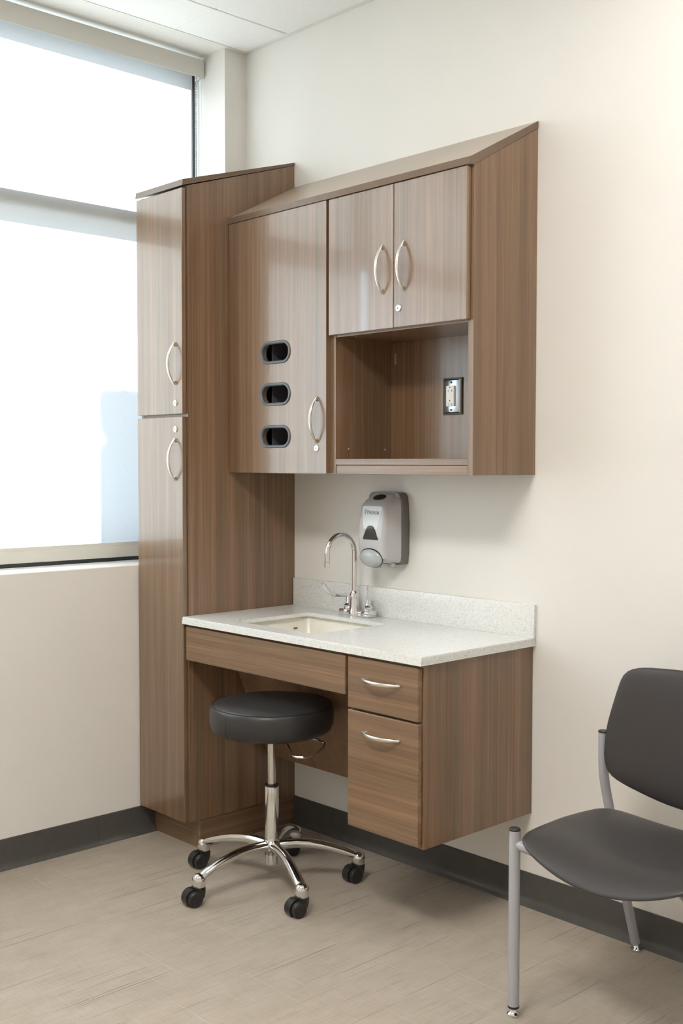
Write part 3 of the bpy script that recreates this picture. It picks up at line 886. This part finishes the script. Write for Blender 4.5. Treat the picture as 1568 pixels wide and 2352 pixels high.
def textmesh(body, size, name, mat, parent, at, tilt, extrude=0.0004, squash=1.0):
    cu = bpy.data.curves.new('txt', 'FONT')
    cu.body = body; cu.size = size; cu.extrude = extrude; cu.align_x = 'LEFT'; cu.resolution_u = 4
    to = bpy.data.objects.new('txt', cu)
    COL.objects.link(to)
    bpy.context.view_layer.update()
    me = bpy.data.meshes.new_from_object(to.evaluated_get(bpy.context.evaluated_depsgraph_get()))
    bpy.data.objects.remove(to)
    bm = BM(); bm.from_mesh(me); bpy.data.meshes.remove(me)
    bmesh.ops.scale(bm, vec=(squash, 1, 1), verts=bm.verts)
    bmesh.ops.transform(bm, matrix=Matrix.Translation(at) @ Matrix.Rotation(PI / 2 + tilt, 4, 'X'), verts=bm.verts)
    return bm
tilt = -math.atan2(0.0105, 0.072)
zt = 1.2365
x0 = SC - 0.0240
bm = textmesh('P', 0.0205, 'p', INK, lb, (x0, fy(zt) - 0.0009, zt), tilt, squash=0.82)
b2 = textmesh('ROVON', 0.0168, 'p', INK, lb, (x0 + 0.0108, fy(zt) - 0.0009, zt), tilt, squash=0.80)
me = bpy.data.meshes.new('q'); b2.to_mesh(me); b2.free(); bm.from_mesh(me); bpy.data.meshes.remove(me)
# small column-like emblem left of the word
for i, (w_, zz) in enumerate(((0.0042, 0.0150), (0.0036, 0.0118), (0.0026, 0.0088), (0.0020, 0.0060), (0.0026, 0.0032), (0.0020, 0.0006))):
    pts = [(x0 - 0.0085 + w_ * math.cos(2 * PI * k / 12), fy(zt + zz) - 0.0010, zt + zz + w_ * 0.45 * math.sin(2 * PI * k / 12)) for k in range(13)]
    sweep(bm, pts, 0.00042, 5)
obj('lettering', bm, INK, lb, smooth=False)

# ================================================================== STOOL
SCX, SCY = 0.733, -0.477
t = thing('rolling_stool', 'round black padded stool on a chrome five-star base with casters', 'stool', (SCX, SCY, 0.0))
c = (SCX, SCY, 0)
seat = obj('seat', lathe(BM(), [(0.0, 0.515), (0.170, 0.515), (0.186, 0.519), (0.200, 0.529), (0.2065, 0.545), (0.2085, 0.565), (0.2078, 0.590), (0.2040, 0.604), (0.2000, 0.6085), (0.1970, 0.6090), (0.1950, 0.6110), (0.185, 0.6145), (0.165, 0.6190), (0.12, 0.6225), (0.06, 0.624), (0, 0.6245)], c, 'z', 96), VINYL, t, angle=60)
pts = [(SCX + 0.1990 * math.cos(2 * PI * k / 72), SCY + 0.1990 * math.sin(2 * PI * k / 72), 0.6093) for k in range(73)]
obj('piping', sweep(BM(), pts, 0.0016, 8), SEAM, seat)
sa = -1.02 - 0.47
ca, sn = math.cos(sa), math.sin(sa)
sp = [(0.2020, 0.606), (0.2077, 0.592), (0.2086, 0.567), (0.2068, 0.546), (0.201, 0.532), (0.192, 0.523)]
obj('side_seam', sweep(BM(), [(SCX + r * ca, SCY + r * sn, z) for r, z in sp], 0.0009, 6), SEAM, seat)
obj('mount_plate', lathe(BM(), [(0.0, 0.484), (0.017, 0.484), (0.026, 0.491), (0.031, 0.502), (0.032, 0.515), (0, 0.515)], c, 'z', 32), ROD, t)
obj('piston_rod', lathe(BM(), [(0, 0.30), (0.0140, 0.30), (0.0140, 0.505), (0, 0.505)], c, 'z', 32), ROD, t)
bm = lathe(BM(), [(0.0235, 0.10), (0.0235, 0.328), (0.0225, 0.332)], c, 'z', 40)
obj('gas_cylinder', bm, ALU, t)
obj('cylinder_collar', lathe(BM(), [(0.0232, 0.331), (0.0232, 0.337), (0.0145, 0.3385), (0.0145, 0.331)], c, 'z', 40), BLACKPL, t)
bm = lathe(BM(), [(0.0, 0.066), (0.020, 0.066), (0.0215, 0.068), (0.0215, 0.088), (0.0235, 0.089), (0.0235, 0.11), (0.032, 0.118), (0.034, 0.136), (0.026, 0.146), (0.0236, 0.150), (0.0236, 0.16)], c, 'z', 40)
obj('hub', bm, ALU, t)
lev = [(0.775, -0.487, 0.512), (0.88, -0.535, 0.510), (0.942, -0.573, 0.506), (0.985, -0.600, 0.505), (1.0, -0.608, 0.505), (1.014, -0.608, 0.505), (1.027, -0.597, 0.505), (1.032, -0.570, 0.505), (1.025, -0.540, 0.505), (1.008, -0.508, 0.505), (0.985, -0.472, 0.505), (0.965, -0.448, 0.505), (0.945, -0.430, 0.506), (0.90, -0.425, 0.510), (0.78, -0.462, 0.512)]
obj('lever', sweep(BM(), lev, 0.0036, 10), CHROME, t)
AR = 0.292
WAX = Vector((0.995, -0.10, 0)).normalized()       # wheel axle direction
TRL = Vector((-0.10, -0.995, 0)).normalized()      # trailing direction
for k in range(5):
    a = math.radians(-93 + 72 * k)
    d = Vector((math.cos(a), math.sin(a), 0))
    C0 = Vector((SCX, SCY, 0))
    prof = [(0.012, 0.128), (0.045, 0.132), (0.085, 0.134), (0.125, 0.132), (0.165, 0.126), (0.205, 0.116), (0.240, 0.105), (0.268, 0.095), (0.286, 0.087), (0.297, 0.0835), (0.301, 0.083)]
    rad = [(0.0190, 0.0170), (0.0190, 0.0170), (0.0180, 0.0160), (0.0175, 0.0152), (0.0172, 0.0146), (0.0172, 0.0142), (0.0178, 0.0140), (0.0188, 0.0138), (0.0180, 0.0120), (0.0130, 0.0090), (0.005, 0.004)]
    bm = sweep(BM(), [C0 + d * r + Vector((0, 0, z)) for r, z in prof], rad, 18, up=(0, 0, 1))
    E = C0 + d * AR
    lathe(bm, [(0.0, 0.0590), (0.0215, 0.0590), (0.0225, 0.0605), (0.0230, 0.080), (0.0212, 0.089), (0.0150, 0.0968), (0.0075, 0.0998), (0, 0.1005)], (E.x, E.y, 0), 'z', 24)
    obj('arm', bm, ALU, t, angle=50)
    # caster: hood and fork on a stem, two wheels
    wc = E + TRL * 0.021 + Vector((0, 0, 0.0255))
    bm = BM()
    lathe(bm, [(0.0, 0.034), (0.0185, 0.034), (0.0185, 0.058), (0.0185, 0.0588), (0, 0.0588)], (E.x, E.y, 0), 'z', 24)
    # hood: partial cylinder shell about the axle
    R0, hwid = 0.0290, 0.0255
    ring_o = []
    n = 22
    sec = []
    for i in range(n + 1):
        th = math.radians(-20 + 240 * i / n)
        sec.append((R0 * math.cos(th), R0 * math.sin(th)))
    for s0, s1 in ((-hwid, 0.0050),):
        pa = [wc + WAX * s0 + (-TRL) * u + Vector((0, 0, v)) for u, v in sec]
        pb_ = [wc + WAX * s1 + (-TRL) * u + Vector((0, 0, v)) for u, v in sec]
        loft(bm, [[tuple(p) for p in pa], [tuple(p) for p in pb_]])
    # nose that carries the stem
    nose = [(0.0395, 0.031), (0.0395, 0.012), (0.034, -0.004), (0.027, -0.010), (0.014, -0.004), (0.010, 0.012), (0.004, 0.030), (0.020, 0.0325)]
    loft(bm, [[tuple(wc + WAX * (-0.0185) + (-TRL) * u + Vector((0, 0, v))) for u, v in nose], [tuple(wc + WAX * 0.0120 + (-TRL) * u + Vector((0, 0, v))) for u, v in nose]])
    cs = obj('caster', bm, BLACKPL, t)
    for s in (-1, 1):
        w0 = wc + WAX * (s * 0.0155)
        bm = lathe(BM(), [(0, -0.009), (0.022, -0.009), (0.0250, -0.0065), (0.0255, -0.003), (0.0255, 0.003), (0.0250, 0.0065), (0.0225, 0.0090), (0.0215, 0.0086), (0, 0.0098)] if s > 0 else
                   [(0, -0.009), (0.0225, -0.009), (0.0250, -0.0065), (0.0255, -0.003), (0.0255, 0.003), (0.0250, 0.0065), (0.022, 0.0085), (0, 0.0085)], (0, 0, 0), 'x', 36)
        ang = math.atan2(WAX.y, WAX.x)
        bmesh.ops.transform(bm, matrix=Matrix.Translation(w0) @ Matrix.Rotation(ang, 4, 'Z'), verts=bm.verts)
        obj('wheel', bm, BLACKPL, cs)

# ================================================================== CHAIR
XC, HWS = 2.125, 0.250
t = thing('guest_chair', 'charcoal padded side chair with silver-grey tube legs by the wall', 'chair', (XC, -0.40, 0.0))
def spline(half, n=96):
    """closed outline mirrored in a, smoothed (Catmull-Rom) from half-outline points listed top/back -> bottom/front on the right side"""
    full = list(half) + [(-a, b) for a, b in reversed(half) if abs(a) > 1e-6]
    m = len(full); out = []
    dense = []
    for i in range(m):
        p0, p1, p2, p3 = (Vector(full[(i + k - 1) % m]) for k in range(4))
        for k in range(12):
            t_ = k / 12
            dense.append(0.5 * ((2 * p1) + (p2 - p0) * t_ + (2 * p0 - 5 * p1 + 4 * p2 - p3) * t_ ** 2 + (3 * p1 - p0 - 3 * p2 + p3) * t_ ** 3))
    L = [0.0]
    for i in range(len(dense)): L.append(L[-1] + (dense[(i + 1) % len(dense)] - dense[i]).length)
    for k in range(n):
        s_ = L[-1] * k / n
        i = max(q for q in range(len(dense)) if L[q] <= s_)
        f = (s_ - L[i]) / max(1e-9, L[i + 1] - L[i])
        p = dense[i].lerp(dense[(i + 1) % len(dense)], f)
        out.append((p.x, p.y))
    return out
def cushion(bm, oc, mapf, nr=16):
    """pillow over the outline oc; mapf(a,b,r,sgn)->xyz"""
    q = bmesh.new()
    top = []; bot = []
    ct = q.verts.new(mapf(0, 0, 0, 1)); cb = q.verts.new(mapf(0, 0, 0, -1))
    rs = [math.sin(PI / 2 * i / nr) for i in range(1, nr + 1)]
    na = len(oc)
    for r in rs:
        top.append([q.verts.new(mapf(r * a, r * b, r, 1)) for a, b in oc])
        bot.append([q.verts.new(mapf(r * a, r * b, r, -1)) for a, b in oc] if r < 0.99999 else top[-1])
    for k in range(na):
        k2 = (k + 1) % na
        q.faces.new((ct, top[0][k], top[0][k2])); q.faces.new((cb, bot[0][k2], bot[0][k]))
        for i in range(nr - 1):
            q.faces.new((top[i][k], top[i + 1][k], top[i + 1][k2], top[i][k2]))
            q.faces.new((bot[i][k2], bot[i + 1][k2], bot[i + 1][k], bot[i][k]))
    bmesh.ops.recalc_face_normals(q, faces=q.faces)
    merge(bm, q)
    return bm
SYC = -0.44
seat_half = [(0, -0.220), (0.08, -0.222), (0.16, -0.228), (0.21, -0.245), (0.233, -0.280), (0.241, -0.35), (0.243, -0.45), (0.243, -0.560), (0.2415, -0.598), (0.231, -0.624), (0.200, -0.640), (0.14, -0.651), (0.07, -0.657), (0, -0.659)]
seat_oc = spline([(a, y - SYC) for a, y in seat_half])
def seat_map(a, b, r, s):
    u = a / 0.243
    z = 0.444 + 0.036 * u * u * (1.0 - 0.35 * max(0.0, b / 0.22)) + 0.004 * b / 0.2
    if b < -0.09: z -= 0.032 * ((-b - 0.09) / 0.125) ** 2 * (1 - 0.6 * u * u)
    th = max(0.0, 1 - r ** 3.0) ** 0.5
    z += 0.025 * th if s > 0 else -0.022 * th
    return (XC + a, SYC + b, z)
obj('seat', cushion(BM(), seat_oc, seat_map), VINYLC, t, angle=80)
BZ = 0.680
back_half = [(0, 0.868), (0.10, 0.866), (0.155, 0.862), (0.186, 0.853), (0.204, 0.836), (0.214, 0.808), (0.226, 0.757), (0.237, 0.700), (0.2405, 0.650), (0.2395, 0.612), (0.231, 0.580), (0.214, 0.560), (0.18, 0.543), (0.12, 0.524), (0.06, 0.511), (0, 0.506)]
back_oc = spline([(a, z - BZ) for a, z in back_half])
def back_map(a, b, r, s):
    u = a / 0.24
    y = -0.203 + 0.10 * b - 0.040 * u * u
    th = max(0.0, 1 - r ** 4.0) ** 0.5
    y += -0.016 * th if s > 0 else 0.014 * th
    return (XC + a, y, BZ + b)
obj('backrest', cushion(BM(), back_oc, back_map), VINYLC, t, angle=80)
XL = 1.8605
for x in (XL, 2 * XC - XL):
    s = 1 if x < XC else -1
    # front leg with welded stub to the seat rail
    bm = sweep(BM(), [(x, -0.610, 0.026), (x, -0.610, 0.482)], 0.0145, 24)
    sweep(bm, [(x, -0.610, 0.447), (x + s * 0.05, -0.600, 0.437)], 0.0125, 16)
    lg = obj('leg', bm, GREYMET, t)
    obj('leg_cap', lathe(BM(), [(0.0148, 0.4815), (0.0148, 0.4850), (0.0125, 0.4875), (0, 0.488)], (x, -0.610, 0), 'z', 24), BLACKPL, lg)
    glide = [(0.0, 0.0), (0.014, 0.0), (0.0165, 0.003), (0.0165, 0.007), (0.0105, 0.0115), (0.0085, 0.016), (0.0085, 0.023), (0, 0.023)]
    obj('glide', lathe(BM(), glide, (x, -0.610, 0), 'z', 24), CHROME, lg)
    obj('foot_collar', lathe(BM(), [(0.0148, 0.022), (0.0152, 0.024), (0.0148, 0.0275)], (x, -0.610, 0), 'z', 24), BLACKPL, lg)
    # rear leg, raked at the floor and bending upright behind the seat
    xr = x + s * 0.005
    P = [(-0.0485, 0.026), (-0.110, 0.200), (-0.185, 0.430), (-0.200, 0.478), (-0.2115, 0.515), (-0.2190, 0.545), (-0.2225, 0.570), (-0.2240, 0.600), (-0.2250, 0.672)]
    lg = obj('leg', sweep(BM(), [(xr, y, z) for y, z in P], 0.0135, 24, up=(1, 0, 0)), GREYMET, t)
    obj('leg_cap', lathe(BM(), [(0.0143, 0.671), (0.0143, 0.6745), (0.012, 0.677), (0, 0.6775)], (xr, -0.225, 0), 'z', 24), BLACKPL, lg)
    obj('glide', lathe(BM(), glide, (xr, -0.0440, 0), 'z', 24), CHROME, lg)
    bm = sweep(BM(), [(xr, -0.222, 0.62), (xr + s * 0.04, -0.214, 0.63)], 0.009, 12)
    obj('back_bracket', bm, GREYMET, t)
obj('seat_rail', sweep(BM(), [(XL + 0.05, -0.600, 0.437), (XL + 0.09, -0.560, 0.430), (XC, -0.500, 0.424), (2 * XC - XL - 0.09, -0.560, 0.430), (2 * XC - XL - 0.05, -0.600, 0.437)], 0.0115, 14), GREYMET, t)
obj('seat_rail', sweep(BM(), [(XL, -0.190, 0.445), (XL + 0.06, -0.245, 0.437), (XC, -0.285, 0.430), (2 * XC - XL - 0.06, -0.245, 0.437), (2 * XC - XL, -0.190, 0.445)], 0.0105, 14), GREYMET, t)
